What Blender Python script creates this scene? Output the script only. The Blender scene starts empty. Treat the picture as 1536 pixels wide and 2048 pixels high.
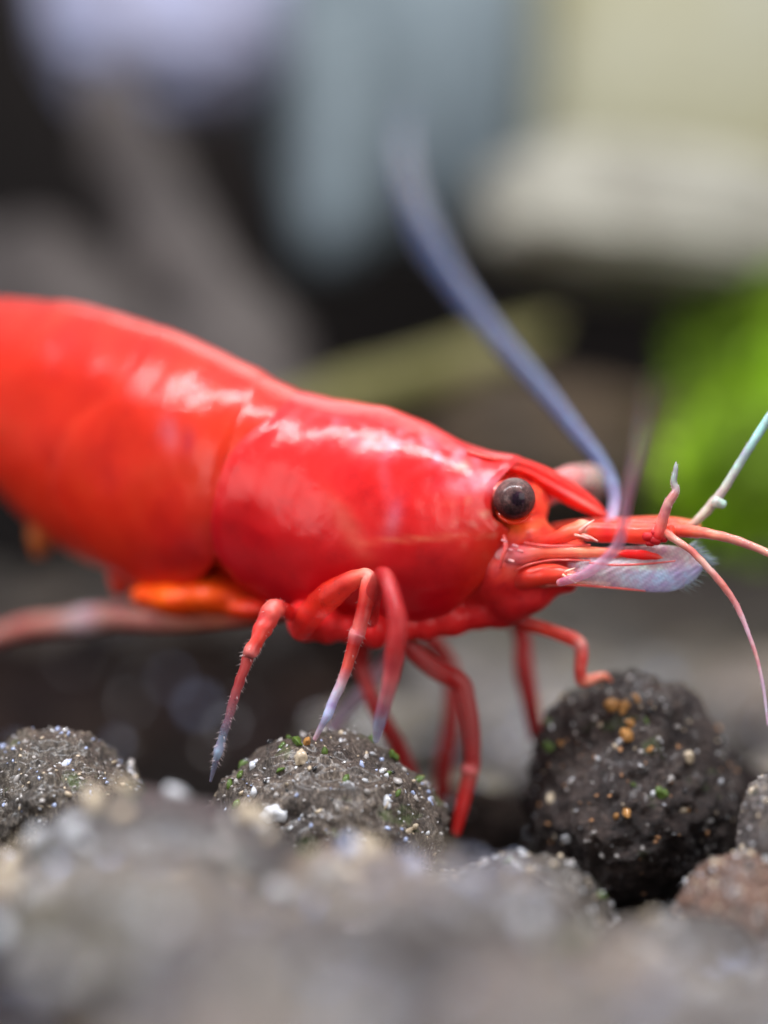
import bpy, bmesh, math, random
from mathutils import Vector, noise, Matrix
import numpy as np
random.seed(7)
R = math.radians
scn = bpy.context.scene
COL = scn.collection
D = 40.0                       # camera to focal plane; 1 unit = about 1 mm on the animal

# ------------------------------------------------------------------ camera
cam = bpy.data.cameras.new('camera'); co = bpy.data.objects.new('camera', cam); COL.objects.link(co)
co.location = (0, -D, 0); co.rotation_euler = (R(90), 0, 0)
cam.sensor_fit = 'HORIZONTAL'; cam.sensor_width = 36; cam.lens = 36/(15.36/D)
cam.clip_start = 0.5; cam.clip_end = 500
cam.dof.use_dof = True; cam.dof.focus_distance = D - 0.1
cam.dof.aperture_fstop = (cam.lens*1e-3)/3.2
scn.camera = co
# ------------------------------------------------------------------ light
scn.view_settings.view_transform = 'Standard'; scn.view_settings.look = 'None'
scn.view_settings.gamma = 1; scn.view_settings.exposure = 0
w = bpy.data.worlds.new('World'); scn.world = w; w.use_nodes = True
bg = w.node_tree.nodes['Background']; bg.inputs[0].default_value = (.80, .86, 1.0, 1); bg.inputs[1].default_value = .27
def area(name, loc, target, sx, sy, power, color):
    l = bpy.data.lights.new(name, 'AREA'); l.shape = 'RECTANGLE'; l.size = sx; l.size_y = sy
    l.energy = power; l.color = color
    o = bpy.data.objects.new(name, l); COL.objects.link(o); o.location = loc
    o.rotation_euler = (Vector(target)-Vector(loc)).to_track_quat('-Z', 'Y').to_euler()
    return o
area('aquarium_light_bar', (-16, -13, 38), (-16, 2, 0), 86, 1.4, 62000, (.93, .95, 1.0))
area('aquarium_light_bar', (5, 46, 50), (0, 44, 0), 80, 36, 23000, (1, .97, .92))
area('room_window', (50, -60, 18), (0, 0, -2), 46, 46, 26000, (1, .96, .92))  # unseen soft fill, added in front to light the near sides

area('room_window', (-56, -52, 4), (-4, 0, -2), 44, 40, 16000, (1, .95, .93))  # second unseen fill, added at front left to lift the abdomen

# ------------------------------------------------------------------ helpers
def P(px, py, Y):
    k = (D+Y)/D
    return Vector(((px-768)/100*k, Y, (1024-py)/100*k))
def interp(tab, x):
    xs = [a[0] for a in tab]; ys = [a[1] for a in tab]
    if x <= xs[0]: return ys[0]
    if x >= xs[-1]: return ys[-1]
    for i in range(len(xs)-1):
        if x <= xs[i+1]:
            i0, i3 = max(i-1, 0), min(i+2, len(xs)-1)
            h = xs[i+1]-xs[i]; t = (x-xs[i])/h
            m1 = (ys[i+1]-ys[i0])/(xs[i+1]-xs[i0])*h; m2 = (ys[i3]-ys[i])/(xs[i3]-xs[i])*h
            return (2*t**3-3*t**2+1)*ys[i]+(t**3-2*t**2+t)*m1+(-2*t**3+3*t**2)*ys[i+1]+(t**3-t**2)*m2
def lerp(a, b, t): return a+(b-a)*t
def sm(a, b, x):
    t = min(1, max(0, (x-a)/(b-a))); return t*t*(3-2*t)
def link(name, me, mat=None, parent=None, smooth=True, kind=None):
    o = bpy.data.objects.new(name, me); COL.objects.link(o)
    if mat is not None and not me.materials: me.materials.append(mat)
    if smooth: me.polygons.foreach_set('use_smooth', [True]*len(me.polygons))
    if parent is not None: o.parent = parent
    if kind: o['kind'] = kind
    return o
def tag(o, label, cat, group=None):
    o['label'] = label; o['category'] = cat
    if group: o['group'] = group
    return o
def mesh(name, vs, fs, cols=None):
    me = bpy.data.meshes.new(name); me.from_pydata([tuple(v) for v in vs], [], fs); me.update()
    if cols is not None:
        a = me.color_attributes.new('Col', 'FLOAT_COLOR', 'POINT')
        a.data.foreach_set('color', [c for k in cols for c in (k[0], k[1], k[2], k[3] if len(k) > 3 else 1)])
    return me
def empty(name, loc):
    o = bpy.data.objects.new(name, None); COL.objects.link(o); o.location = loc; o.empty_display_size = .5
    return o

# ------------------------------------------------------------------ materials
def mat(name):
    m = bpy.data.materials.new(name); m.use_nodes = True
    nt = m.node_tree; b = nt.nodes['Principled BSDF']
    return m, nt, b
def N(nt, t, **kw):
    n = nt.nodes.new(t)
    for k, v in kw.items(): setattr(n, k, v)
    return n
def noise_node(nt, scale, detail=6, rough=.6, coord='Object', stretch=None):
    tc = N(nt, 'ShaderNodeTexCoord'); n = N(nt, 'ShaderNodeTexNoise')
    n.inputs['Scale'].default_value = scale; n.inputs['Detail'].default_value = detail; n.inputs['Roughness'].default_value = rough
    if stretch:
        mp = N(nt, 'ShaderNodeMapping'); mp.inputs['Scale'].default_value = stretch
        nt.links.new(tc.outputs[coord], mp.inputs[0]); nt.links.new(mp.outputs[0], n.inputs['Vector'])
    else: nt.links.new(tc.outputs[coord], n.inputs['Vector'])
    return n
def ramp(nt, fac, stops):
    r = N(nt, 'ShaderNodeValToRGB'); nt.links.new(fac, r.inputs[0])
    els = r.color_ramp.elements
    while len(els) < len(stops): els.new(.5)
    for e, (p, c) in zip(els, stops): e.position = p; e.color = (*c, 1)
    return r
def bump(nt, b, h, strength, dist):
    bp = N(nt, 'ShaderNodeBump'); bp.inputs['Strength'].default_value = strength; bp.inputs['Distance'].default_value = dist
    nt.links.new(h, bp.inputs['Height']); nt.links.new(bp.outputs[0], b.inputs['Normal'])
    return bp
def mixc(nt, a, b_, fac, mode='MIX'):
    m = N(nt, 'ShaderNodeMix', data_type='RGBA', blend_type=mode)
    for s, v in ((6, a), (7, b_), (0, fac)):
        if hasattr(v, 'links') or isinstance(v, bpy.types.NodeSocket): nt.links.new(v, m.inputs[s])
        elif s == 0: m.inputs[0].default_value = v
        else: m.inputs[s].default_value = (*v, 1)
    return m.outputs[2]

def shell_mat(name, rough=.36, sss=.35, coat=.5, bumpd=.04, alpha=None, emul=None, trans=0, nscale=1.3, radius=.6, croug=.2):
    m, nt, b = mat(name)
    at = N(nt, 'ShaderNodeAttribute', attribute_name='Col')
    n = noise_node(nt, nscale, 5, .6)
    r = ramp(nt, n.outputs[0], [(.3, (.82, .6, .8)), (.5, (1, 1, 1)), (.7, (1.05, 1.5, 1.4))])
    c = mixc(nt, at.outputs['Color'], r.outputs[0], 1.0, 'MULTIPLY')
    nt.links.new(c, b.inputs['Base Color'])
    b.inputs['Roughness'].default_value = rough; b.inputs['Specular IOR Level'].default_value = .1
    b.inputs['Subsurface Weight'].default_value = sss
    b.inputs['Subsurface Radius'].default_value = (1, .25, .18)
    b.inputs['Subsurface Scale'].default_value = radius
    b.inputs['Coat Weight'].default_value = coat; b.inputs['Coat Roughness'].default_value = croug
    n2 = noise_node(nt, 7, 5, .65)
    bp = N(nt, 'ShaderNodeBump'); bp.inputs['Strength'].default_value = .5; bp.inputs['Distance'].default_value = bumpd
    nt.links.new(n2.outputs[0], bp.inputs['Height']); nt.links.new(bp.outputs[0], b.inputs['Coat Normal'])
    n5 = noise_node(nt, 5, 3, .5)
    bump(nt, b, n5.outputs[0], .3, bumpd*.35)
    if trans: b.inputs['Transmission Weight'].default_value = trans
    if alpha is not None:
        # alpha comes from the colour attribute's alpha channel: how clear the cuticle is there
        nt.links.new(at.outputs['Alpha'], b.inputs['Alpha'])
    return m
M_shell = shell_mat('red_cuticle', .42, .45, .55, .02, croug=.13, radius=1.0)
M_abd = shell_mat('orange_red_cuticle', .42, .5, .5, .018, nscale=.8, croug=.14, radius=1.2)
M_leg = shell_mat('leg_cuticle', .3, .3, .7, .07, alpha=True, nscale=3, radius=.25, croug=.08)
M_core = shell_mat('inner_body', .45, .4, .3, .05, nscale=2)
M_clear = shell_mat('clear_cuticle', .25, .2, .7, .03, alpha=True, nscale=4, radius=.2, croug=.1)

m, nt, b = mat('eye_facets'); M_eye = m
geo = N(nt, 'ShaderNodeTexCoord'); at = N(nt, 'ShaderNodeAttribute', attribute_name='Col')
n = noise_node(nt, 7, 8, .75); r = ramp(nt, n.outputs[0], [(.32, (.35, .3, .3)), (.5, (.9, .85, .85)), (.68, (2.2, 1.9, 1.8))])
nt.links.new(mixc(nt, at.outputs['Color'], r.outputs[0], 1, 'MULTIPLY'), b.inputs['Base Color'])
b.inputs['Roughness'].default_value = .5; b.inputs['Coat Weight'].default_value = .35; b.inputs['Coat Roughness'].default_value = .12; b.inputs['Specular IOR Level'].default_value = .1
v = N(nt, 'ShaderNodeTexVoronoi'); v.inputs['Scale'].default_value = 26; nt.links.new(geo.outputs['Object'], v.inputs['Vector'])
bump(nt, b, v.outputs['Distance'], .25, .02)

def soil_mat(name, dark, mid, light, wet=.3, green=.0, stretch=None, spec=.4):
    m, nt, b = mat(name)
    n1 = noise_node(nt, 1.1, 8, .7); n2 = noise_node(nt, 9, 6, .75, stretch=stretch); n3 = noise_node(nt, 30, 3, .7)
    r1 = ramp(nt, n2.outputs[0], [(.3, dark), (.5, mid), (.68, light)])
    oi = N(nt, 'ShaderNodeObjectInfo')
    hv = ramp(nt, oi.outputs['Random'], [(0, (.5, .49, .52)), (.3, (1, .95, .90)), (.55, (.7, .72, .76)), (.8, (1.1, 1.1, .9)), (1, (1.6, 1.42, 1.25))])
    c = mixc(nt, r1.outputs[0], hv.outputs[0], 1, 'MULTIPLY')
    r2 = ramp(nt, n1.outputs[0], [(.35, (.55, .55, .6)), (.6, (1.15, 1.1, 1.05))])
    c = mixc(nt, c, r2.outputs[0], 1, 'MULTIPLY')
    if green:
        n4 = noise_node(nt, .9, 4, .6, stretch=(1, 1, 1.3)); g = ramp(nt, n4.outputs[0], [(.60, (0, 0, 0)), (.68, (green,)*3)])
        c = mixc(nt, c, (.10, .17, .03), g.outputs[0])
    nt.links.new(c, b.inputs['Base Color'])
    rr = ramp(nt, n3.outputs[0], [(.35, (.22,)*3), (.55, (.62,)*3), (.8, (.9,)*3)])
    nt.links.new(rr.outputs[0], b.inputs['Roughness'])
    ad = N(nt, 'ShaderNodeMath', operation='ADD'); nt.links.new(n2.outputs[0], ad.inputs[0])
    mu = N(nt, 'ShaderNodeMath', operation='MULTIPLY'); mu.inputs[1].default_value = .5
    nt.links.new(n3.outputs[0], mu.inputs[0]); nt.links.new(mu.outputs[0], ad.inputs[1])
    bump(nt, b, ad.outputs[0], .9, .18)
    b.inputs['Specular IOR Level'].default_value = spec; b.inputs['Coat Weight'].default_value = wet; b.inputs['Coat Roughness'].default_value = .25
    return m
M_soil = soil_mat('grey_brown_soil', (.042, .036, .035), (.165, .145, .138), (.42, .38, .35), .35, .35)
M_soil_hero = soil_mat('grey_brown_soil_near', (.022, .018, .018), (.115, .096, .092), (.34, .30, .29), .35, .6, stretch=(1.6, 1.6, .6))
M_dark = soil_mat('dark_brown_soil', (.016, .010, .009), (.065, .046, .042), (.20, .15, .13), .25, .4, stretch=(.7, .7, 1.8))
M_shade_soil = soil_mat('dark_pit_soil', (.008, .004, .004), (.022, .014, .013), (.06, .042, .04), 0, 0, spec=.08)  # soil darkened so that its colour stands in for shade
M_light = soil_mat('pale_grey_soil', (.11, .10, .09), (.30, .275, .25), (.6, .56, .5), .2, .3)
M_pink = soil_mat('pinkish_soil', (.10, .055, .04), (.34, .20, .15), (.6, .42, .32), .3)
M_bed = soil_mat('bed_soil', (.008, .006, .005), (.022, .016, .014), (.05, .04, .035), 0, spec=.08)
def simple(name, col, rough=.5, coat=0, alpha=1, trans=0, noise_s=None, vary=.35, sss=0, bumpd=0):
    m, nt, b = mat(name)
    b.inputs['Base Color'].default_value = (*col, 1); b.inputs['Roughness'].default_value = rough
    b.inputs['Coat Weight'].default_value = coat; b.inputs['Alpha'].default_value = alpha
    b.inputs['Transmission Weight'].default_value = trans; b.inputs['Subsurface Weight'].default_value = sss
    if noise_s:
        n = noise_node(nt, noise_s, 6, .6)
        r = ramp(nt, n.outputs[0], [(.3, tuple(c*(1-vary) for c in col)), (.7, tuple(min(1, c*(1+vary)) for c in col))])
        nt.links.new(r.outputs[0], b.inputs['Base Color'])
        if bumpd: bump(nt, b, n.outputs[0], .8, bumpd)
    return m
GR = [simple('quartz_grain', (.78, .80, .90), .12, .6, trans=.3, noise_s=6),
      simple('bluish_grain', (.36, .42, .62), .15, .6, noise_s=6),
      simple('tan_grain', (.50, .40, .28), .3, .4, noise_s=6),
      simple('orange_grain', (.50, .24, .10), .35, .3, noise_s=6),
      simple('black_grain', (.012, .013, .016), .15, .7, noise_s=6),
      simple('grey_grain', (.36, .33, .31), .3, .4, noise_s=6)]
M_alga = simple('green_alga', (.075, .13, .015), .5, .2, noise_s=8, vary=.6, sss=.2)
M_seta = simple('pale_seta', (.75, .62, .62), .3, .3, alpha=.75)
M_fringe = simple('grey_seta', (.40, .48, .52), .4, .2, alpha=.8)

# ------------------------------------------------------------------ soil granules
def grain_mesh(name, seed, mt):
    rnd = random.Random(seed); bm = bmesh.new(); bmesh.ops.create_icosphere(bm, subdivisions=1, radius=1)
    for v in bm.verts: v.co *= rnd.uniform(.55, 1.3)
    for v in bm.verts: v.co.z *= .65; v.co.x *= 1.25
    me = bpy.data.meshes.new(name); bm.to_mesh(me); bm.free(); me.materials.append(mt)
    me.polygons.foreach_set('use_smooth', [True]*len(me.polygons)); return me
GM = [[grain_mesh('mineral_grain', i*10+j, mt) for j in range(3)] for i, mt in enumerate(GR)]
ALG = [grain_mesh('alga_patch', 100+j, M_alga) for j in range(3)]
def granule_mesh(seed, sub=4, rough=1.0, low=1.0):
    bm = bmesh.new(); bmesh.ops.create_icosphere(bm, subdivisions=sub, radius=1)
    off = Vector((seed*13.7, seed*3.1, seed*7.9))
    for v in bm.verts:
        d = v.co.normalized()
        k = 1+low*(.16*noise.noise(d*1.1+off)+.10*noise.noise(d*2.6+off))
        if sub >= 4: k += rough*(.045*noise.noise(d*6+off)+.028*noise.noise(d*13+off))
        if sub >= 6: k += rough*(.017*noise.noise(d*26+off)+.013*noise.noise(d*55+off)+.008*noise.noise(d*95+off))
        v.co = d*k
    me = bpy.data.meshes.new('soil_granule'); bm.to_mesh(me); bm.free()
    me.polygons.foreach_set('use_smooth', [True]*len(me.polygons)); return me
def surf(me, scale, rnd, cond=None):
    """random point and normal on the granule"""
    for _ in range(200):
        v = me.vertices[rnd.randrange(len(me.vertices))]
        p = Vector((v.co.x*scale[0], v.co.y*scale[1], v.co.z*scale[2]))
        n = Vector((v.normal.x/scale[0], v.normal.y/scale[1], v.normal.z/scale[2])).normalized()
        if cond is None or cond(p, n): return p, n
    return p, n
def grain_stuff(me, scale, n, rnd, smin, smax, cond=None, mats=None):
    """one joined mesh of many tiny grains"""
    mats = mats or list(range(len(GR)))
    vs, fs, mi = [], [], []
    src = GM[0][0]
    for _ in range(n):
        p, nn = surf(me, scale, rnd, cond); s = rnd.uniform(smin, smax)*(1 if rnd.random() < .8 else 1.7)
        k = rnd.choice(mats); g = GM[k][rnd.randrange(3)]; base = len(vs)
        rot = Matrix.Rotation(rnd.uniform(0, 6.28), 3, Vector((rnd.uniform(-1, 1), rnd.uniform(-1, 1), rnd.uniform(-1, 1))).normalized())
        for v in g.vertices: vs.append(p-nn*s*.1+rot@(v.co*s))
        for f in g.polygons: fs.append(tuple(i+base for i in f.vertices)); mi.append(k)
    me2 = bpy.data.meshes.new('mineral_speck'); me2.from_pydata([tuple(v) for v in vs], [], fs)
    for mt in GR: me2.materials.append(mt)
    me2.polygons.foreach_set('material_index', mi); me2.update(); return me2
def hero(px, py, Y, rx, rz, ry, seed, mt, label, nb=40, nalg=0, nspeck=500, bigs=(.05, .13), kinds=None, sub=6, specksize=(.018, .05), rough=1.0, rot=0, cat='soil granule'):
    rnd = random.Random(seed); k = (D+Y)/D; sc = (rx/100*k, ry, rz/100*k)
    me = granule_mesh(seed, sub, rough, .8)
    for v in me.vertices: v.co = (v.co.x*sc[0], v.co.y*sc[1], v.co.z*sc[2])
    me.update()
    o = link('soil_granule', me, mt); o.location = P(px, py, Y)
    tag(o, label, cat, 'soil granules of the tank bed')
    cond = lambda p, n: n.y < .25 and n.z > -.45
    for i in range(nb):
        p, n = surf(me, (1, 1, 1), rnd, cond); s = rnd.uniform(*bigs)
        g = bpy.data.objects.new('mineral_grain', rnd.choice(GM[rnd.choice(kinds or [0, 0, 1, 2, 4, 5, 5])])); COL.objects.link(g); g.parent = o
        g.location = p; g.scale = (s*rnd.uniform(.7, 1.2), s*.8, s*rnd.uniform(.6, 1.1)); g.rotation_euler = (rnd.uniform(0, 6), rnd.uniform(0, 6), rnd.uniform(0, 6))
    for i in range(nalg):
        p, n = surf(me, (1, 1, 1), rnd, lambda p, n: n.y < .1 and n.z > .45); s = rnd.uniform(.07, .15)
        g = bpy.data.objects.new('alga_patch', rnd.choice(ALG)); COL.objects.link(g); g.parent = o
        g.location = p; g.scale = (s*rnd.uniform(.6, 1.2), s*.8, s*rnd.uniform(.5, 1)); g.rotation_euler = (rnd.uniform(0, 6), rnd.uniform(0, 6), 0)
    if nspeck:
        link('mineral_speck', grain_stuff(me, (1, 1, 1), nspeck, rnd, *specksize, cond, kinds and kinds+[5]), None, o, kind='stuff')
    return o

centre_pebble = hero(655, 1655, .75, 232, 185, 1.9, 11, M_soil_hero, 'round grey granule under the shrimp\'s front legs with green algae on its crown', 60, 14, 520, kinds=[0, 0, 1, 5, 5, 4, 2], rough=1.25, specksize=(.014, .045))
hero(118, 1620, 1.0, 175, 150, 1.7, 12, M_soil_hero, 'grey granule with glittering crest at the left edge of the photo', 40, 0, 420, kinds=[0, 1, 5, 5, 2], rough=1.5, specksize=(.014, .045))
dark_pebble = hero(1258, 1590, 3.0, 212, 235, 2.1, 13, M_dark, 'large dark brown granule below the shrimp\'s head with orange grains', 40, 3, 300, (.04, .11), kinds=[2, 5, 5, 4, 3, 0], rough=1.5)
def lumpy(name, seed, mt):
    bm = bmesh.new(); bmesh.ops.create_icosphere(bm, subdivisions=3, radius=1)
    for v in bm.verts: v.co *= 1+.55*noise.noise(v.co*1.3+Vector((seed*3, 0, 0)))+.25*noise.noise(v.co*3.5+Vector((0, seed, 0)))
    me = bpy.data.meshes.new(name); bm.to_mesh(me); bm.free(); me.materials.append(mt)
    me.polygons.foreach_set('use_smooth', [True]*len(me.polygons)); return me
M_rust = simple('rust_orange_grain', (.50, .23, .055), .5, .3, noise_s=5, vary=.5, bumpd=.05)
BIG = {3: [lumpy('mineral_grain', i, M_rust) for i in range(3)], 0: [lumpy('mineral_grain', 5, GR[0])], 2: [lumpy('mineral_grain', 6, GR[2])], 9: [lumpy('alga_patch', 7, M_alga)]}
def set_on(peb, px, py, s, k, q=0):
    """seat a grain on the near side of a granule, where the line of sight meets it"""
    o0 = Vector((0, -D, 0)); d = (P(px, py, peb.location.y)-o0).normalized()
    me = peb.data; best = None; o = o0-peb.location
    for v in me.vertices:
        w_ = v.co-o; t = w_.dot(d); dist = (w_-d*t).length
        if dist < .06 and (best is None or t < best[0]): best = (t, v.co.copy())
    if best is None: return
    g = bpy.data.objects.new('mineral_grain' if k < 9 else 'alga_patch', BIG[k][q % len(BIG[k])]); COL.objects.link(g); g.parent = peb
    g.location = best[1]; g.scale = (s, s*.6, s*.8); g.rotation_euler = (.3*q, q*1.7, q*.6); return g
for q, (px, py, s_, k) in enumerate(((1222, 1408, .17, 3), (1244, 1418, .15, 3), (1262, 1444, .13, 3), (1258, 1468, .15, 3), (1236, 1482, .10, 0), (1274, 1394, .11, 3), (1300, 1496, .08, 3), (1135, 1680, .13, 0), (1258, 1627, .11, 3), (1232, 1636, .07, 3), (1382, 1512, .12, 2), (1378, 1622, .09, 3), (1100, 1598, .11, 2), (1116, 1488, .09, 3))):
    set_on(dark_pebble, px, py, s_, k, q)
set_on(dark_pebble, 1094, 1495, .12, 9); set_on(dark_pebble, 1322, 1585, .14, 9)
for q, (px, py, s_, k) in enumerate(((552, 1628, .22, 0), (602, 1512, .16, 2), (792, 1512, .13, 9), (745, 1474, .11, 9), (560, 1490, .09, 9), (595, 1484, .13, 9), (505, 1530, .11, 0), (700, 1570, .13, 0), (770, 1600, .12, 0), (615, 1480, .10, 3))):
    set_on(centre_pebble, px, py, s_, k, q)
hero(1478, 1850, -2.2, 125, 140, 1.3, 14, M_pink, 'pinkish tan granule in the lower right with a white grain', 26, 0, 350, (.04, .10), kinds=[0, 2, 4, 4])
hero(1015, 1900, -2.0, 212, 200, 1.6, 15, M_soil_hero, 'grey granule with a sparkling right shoulder in front of the dark brown one', 60, 3, 500, (.05, .13), kinds=[0, 0, 2, 5])
hero(1600, 1690, -1.0, 125, 165, 1.6, 16, M_soil, 'pale tan granule at the right edge above the pinkish one', 30, 0, 200, (.05, .14), kinds=[0, 2, 2, 5])
hero(300, 1790, -5.0, 300, 205, 2.2, 17, M_soil, 'wide blurred granule in the left foreground with yellowish grains', 50, 3, 0, (.12, .34), kinds=[0, 2, 2, 5], sub=5)
hero(700, 1890, -5.5, 240, 190, 2.0, 18, M_soil, 'blurred granule at bottom centre right below the algae covered one', 50, 3, 0, (.12, .34), kinds=[0, 1, 2, 5], sub=5)

hero(1340, 2030, -6.0, 270, 190, 2.2, 19, M_soil, 'blurred grey granule in the lower right corner', 50, 0, 0, (.1, .3), kinds=[0, 1, 2, 5], sub=5)
# the other granules of the bed: seven shapes, copied
VAR = []
for i in range(7):
    rnd = random.Random(50+i); me = granule_mesh(30+i, 4)
    me.materials.append(M_soil)
    gs = grain_stuff(me, (1, 1, 1), 60, rnd, .025, .085, lambda p, n: n.z > -.3, [0, 0, 1, 2, 5, 5])
    VAR.append((me, gs))
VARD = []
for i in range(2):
    me = VAR[i][0].copy(); me.materials.clear(); me.materials.append(M_shade_soil); VARD.append((me, VAR[i][1]))
VARL = []
for i in range(2, 5):
    me = VAR[i][0].copy(); me.materials.clear(); me.materials.append(M_light); VARL.append((me, VAR[i][1]))
taken = [(c.location.x, c.location.y, 2.0) for c in bpy.data.objects if c.name.startswith('soil_granule')]
rnd = random.Random(3); nb = 0
def bedz(Y): return -5.2+(.034*(Y-6) if Y > 6 else 0)
Y = -21.0
while Y < 66:
    rr = 1.95 if Y < 12 else 2.1+(Y-12)*.015
    half = 7.68*(D+Y)/D+3.2
    n = int(2*half/(rr*1.9))+1
    for i in range(n+1):
        x = -half+i*(2*half/n)+rnd.uniform(-.6, .6)+(rr*.9 if int(Y*1.3) % 2 else 0); y = Y+rnd.uniform(-.7, .7)
        r_ = rr*rnd.uniform(.78, 1.15); top = bedz(y)+rnd.uniform(-.6, .35)
        if 3 < y < 13: top -= 1.1
        if y < -11 and x < -2.2: top -= 1.2
        if -10 < y < 2 and x > 2: top -= .95
        darkzone = x < .06*y-1.5 and 4 < y < 42  # granules in here get shade painted into their soil colour
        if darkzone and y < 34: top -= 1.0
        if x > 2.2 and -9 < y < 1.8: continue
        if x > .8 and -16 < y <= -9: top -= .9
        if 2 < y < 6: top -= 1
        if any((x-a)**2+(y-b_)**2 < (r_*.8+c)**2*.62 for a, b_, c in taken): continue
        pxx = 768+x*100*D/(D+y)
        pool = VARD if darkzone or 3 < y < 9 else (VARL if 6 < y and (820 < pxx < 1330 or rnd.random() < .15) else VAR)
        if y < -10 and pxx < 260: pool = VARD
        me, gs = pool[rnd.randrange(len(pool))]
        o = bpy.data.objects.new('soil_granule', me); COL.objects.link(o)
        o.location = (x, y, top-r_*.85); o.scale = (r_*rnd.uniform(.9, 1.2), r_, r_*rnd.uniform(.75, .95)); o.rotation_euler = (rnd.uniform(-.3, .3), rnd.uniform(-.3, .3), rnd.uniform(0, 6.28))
        if y < 14:
            g = bpy.data.objects.new('mineral_speck', gs); COL.objects.link(g); g.parent = o; g['kind'] = 'stuff'
        kind = 'dark brown' if pool is VARD else 'pale grey' if pool is VARL else 'grey-brown'
        if y < 1: tag(o, 'one of the blurred %s granules filling the foreground' % kind, 'soil granule', 'blurred %s soil granules in the foreground' % kind)
        else: tag(o, 'one of the blurred %s granules lying behind the shrimp' % kind, 'soil granule', 'blurred %s soil granules behind the shrimp' % kind)
        nb += 1
        if y < -4 or 6 < y < 34:
            for q in range(7 if y < 0 else 3):
                # coarse pale grains that show as soft discs
                g = bpy.data.objects.new('mineral_grain', GM[rnd.choice([0, 0, 1, 2, 5])][rnd.randrange(3)]); COL.objects.link(g); g.parent = o
                a = rnd.uniform(-2.6, -.5); e = rnd.uniform(.05, 1.2); g.location = (math.cos(a)*math.cos(e), math.sin(a)*math.cos(e), math.sin(e))
                sz = rnd.uniform(.07, .17 if y < 0 else .12); g.scale = (sz, sz, sz); g.rotation_euler = (rnd.uniform(0, 6), rnd.uniform(0, 6), 0)
    Y += rr*1.75
print('granules', nb)
# soil bed under them, a sheet that rises slowly to the back
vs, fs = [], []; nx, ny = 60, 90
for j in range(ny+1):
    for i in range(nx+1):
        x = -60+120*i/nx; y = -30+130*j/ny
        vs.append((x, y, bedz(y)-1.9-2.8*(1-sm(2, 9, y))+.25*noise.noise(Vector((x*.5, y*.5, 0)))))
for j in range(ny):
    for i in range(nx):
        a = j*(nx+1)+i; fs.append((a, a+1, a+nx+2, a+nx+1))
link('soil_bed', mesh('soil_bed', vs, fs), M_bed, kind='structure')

# ------------------------------------------------------------------ the tank behind
def rock(name, px, py, Y, rx, rz, ry, seed, mt, label, cat, rough=.16, tilt=0, flat=None, sub=5):
    k = (D+Y)/D; bm = bmesh.new(); bmesh.ops.create_icosphere(bm, subdivisions=sub, radius=1)
    off = Vector((seed*5.3, seed, seed*2.2))
    for v in bm.verts:
        d = v.co.copy()
        e = flat or .75
        d = Vector([math.copysign(abs(c)**e, c) for c in d])
        kk = 1+rough*noise.noise(v.co*1.5+off)+rough*.5*noise.noise(v.co*4+off)+rough*.2*noise.noise(v.co*12+off)
        v.co = Vector((d.x*rx/100*k, d.y*ry, d.z*rz/100*k))*kk
    bmesh.ops.rotate(bm, verts=bm.verts, cent=(0, 0, 0), matrix=Matrix.Rotation(R(tilt), 3, 'Y'))
    me = bpy.data.meshes.new(name); bm.to_mesh(me); bm.free()
    o = link(name, me, mt); o.location = P(px, py, Y); tag(o, label, cat); return o
def stone_mat(name, c1, c2, s=.25, bd=.5, stretch=None, rough=.7):
    m, nt, b = mat(name); n = noise_node(nt, s, 6, .6, stretch=stretch)
    r = ramp(nt, n.outputs[0], [(.35, c1), (.65, c2)]); nt.links.new(r.outputs[0], b.inputs['Base Color'])
    b.inputs['Roughness'].default_value = rough; n2 = noise_node(nt, s*6, 5, .6); bump(nt, b, n2.outputs[0], .7, bd); return m
M_wall = stone_mat('dark_back_panel', (.006, .004, .0035), (.015, .010, .009), .05, rough=1)
M_beige = stone_mat('beige_stone', (.40, .365, .19), (.50, .49, .37), .08)
M_slate = stone_mat('blue_grey_slate', (.09, .12, .14), (.31, .38, .42), .18, stretch=(1, 1, .35))
M_pale = stone_mat('pale_blue_stone', (.30, .25, .25), (.46, .52, .80), .16, stretch=(1, 1, .3))
M_ledge = stone_mat('pale_ledge_stone', (.25, .235, .19), (.40, .385, .32), .22)
M_wood = stone_mat('grey_driftwood', (.040, .031, .029), (.105, .086, .078), .3, .6, stretch=(1, 1, .25))
M_brown = stone_mat('brown_driftwood', (.028, .017, .008), (.07, .042, .018), .3, .6)
M_twig = stone_mat('olive_twig', (.11, .10, .02), (.23, .205, .09), .3, .3)

vs = [(-60, 82, -20), (60, 82, -20), (60, 82, 60), (-60, 82, 60), (-60, 83, -20), (60, 83, -20), (60, 83, 60), (-60, 83, 60)]
link('back_wall', mesh('back_wall', vs, [(0, 1, 2, 3), (5, 4, 7, 6), (3, 2, 6, 7), (0, 4, 5, 1), (0, 3, 7, 4), (1, 5, 6, 2)]), M_wall, kind='structure', smooth=False)
rock('sandstone_block', 1390, 90, 66, 340, 330, 6, 1, M_beige, 'tall beige block filling the upper right background', 'stone', .05, flat=.35)
rock('slate_slab', 800, 60, 60, 250, 400, 4, 2, M_slate, 'blue-grey upright slab in the middle of the background', 'stone', .10, flat=.45)
rock('slate_slab', 650, 250, 52, 80, 270, 2.5, 3, M_slate, 'narrow pale slab leaning before the wide blue-grey one', 'stone', .12, tilt=-3, flat=.6)
rock('pale_stone', 330, 10, 44, 245, 215, 5, 4, M_pale, 'pale bluish white stone at the top left', 'stone', .14)
rock('flat_ledge_stone', 1300, 445, 34, 340, 125, 5, 5, M_ledge, 'pale grey ledge stone above the green moss', 'stone', .12, tilt=6, flat=.55)
rock('brown_driftwood', 1060, 900, 30, 330, 130, 4, 6, M_brown, 'dark brown driftwood right behind the shrimp\'s back', 'driftwood', .2, tilt=4)

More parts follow.
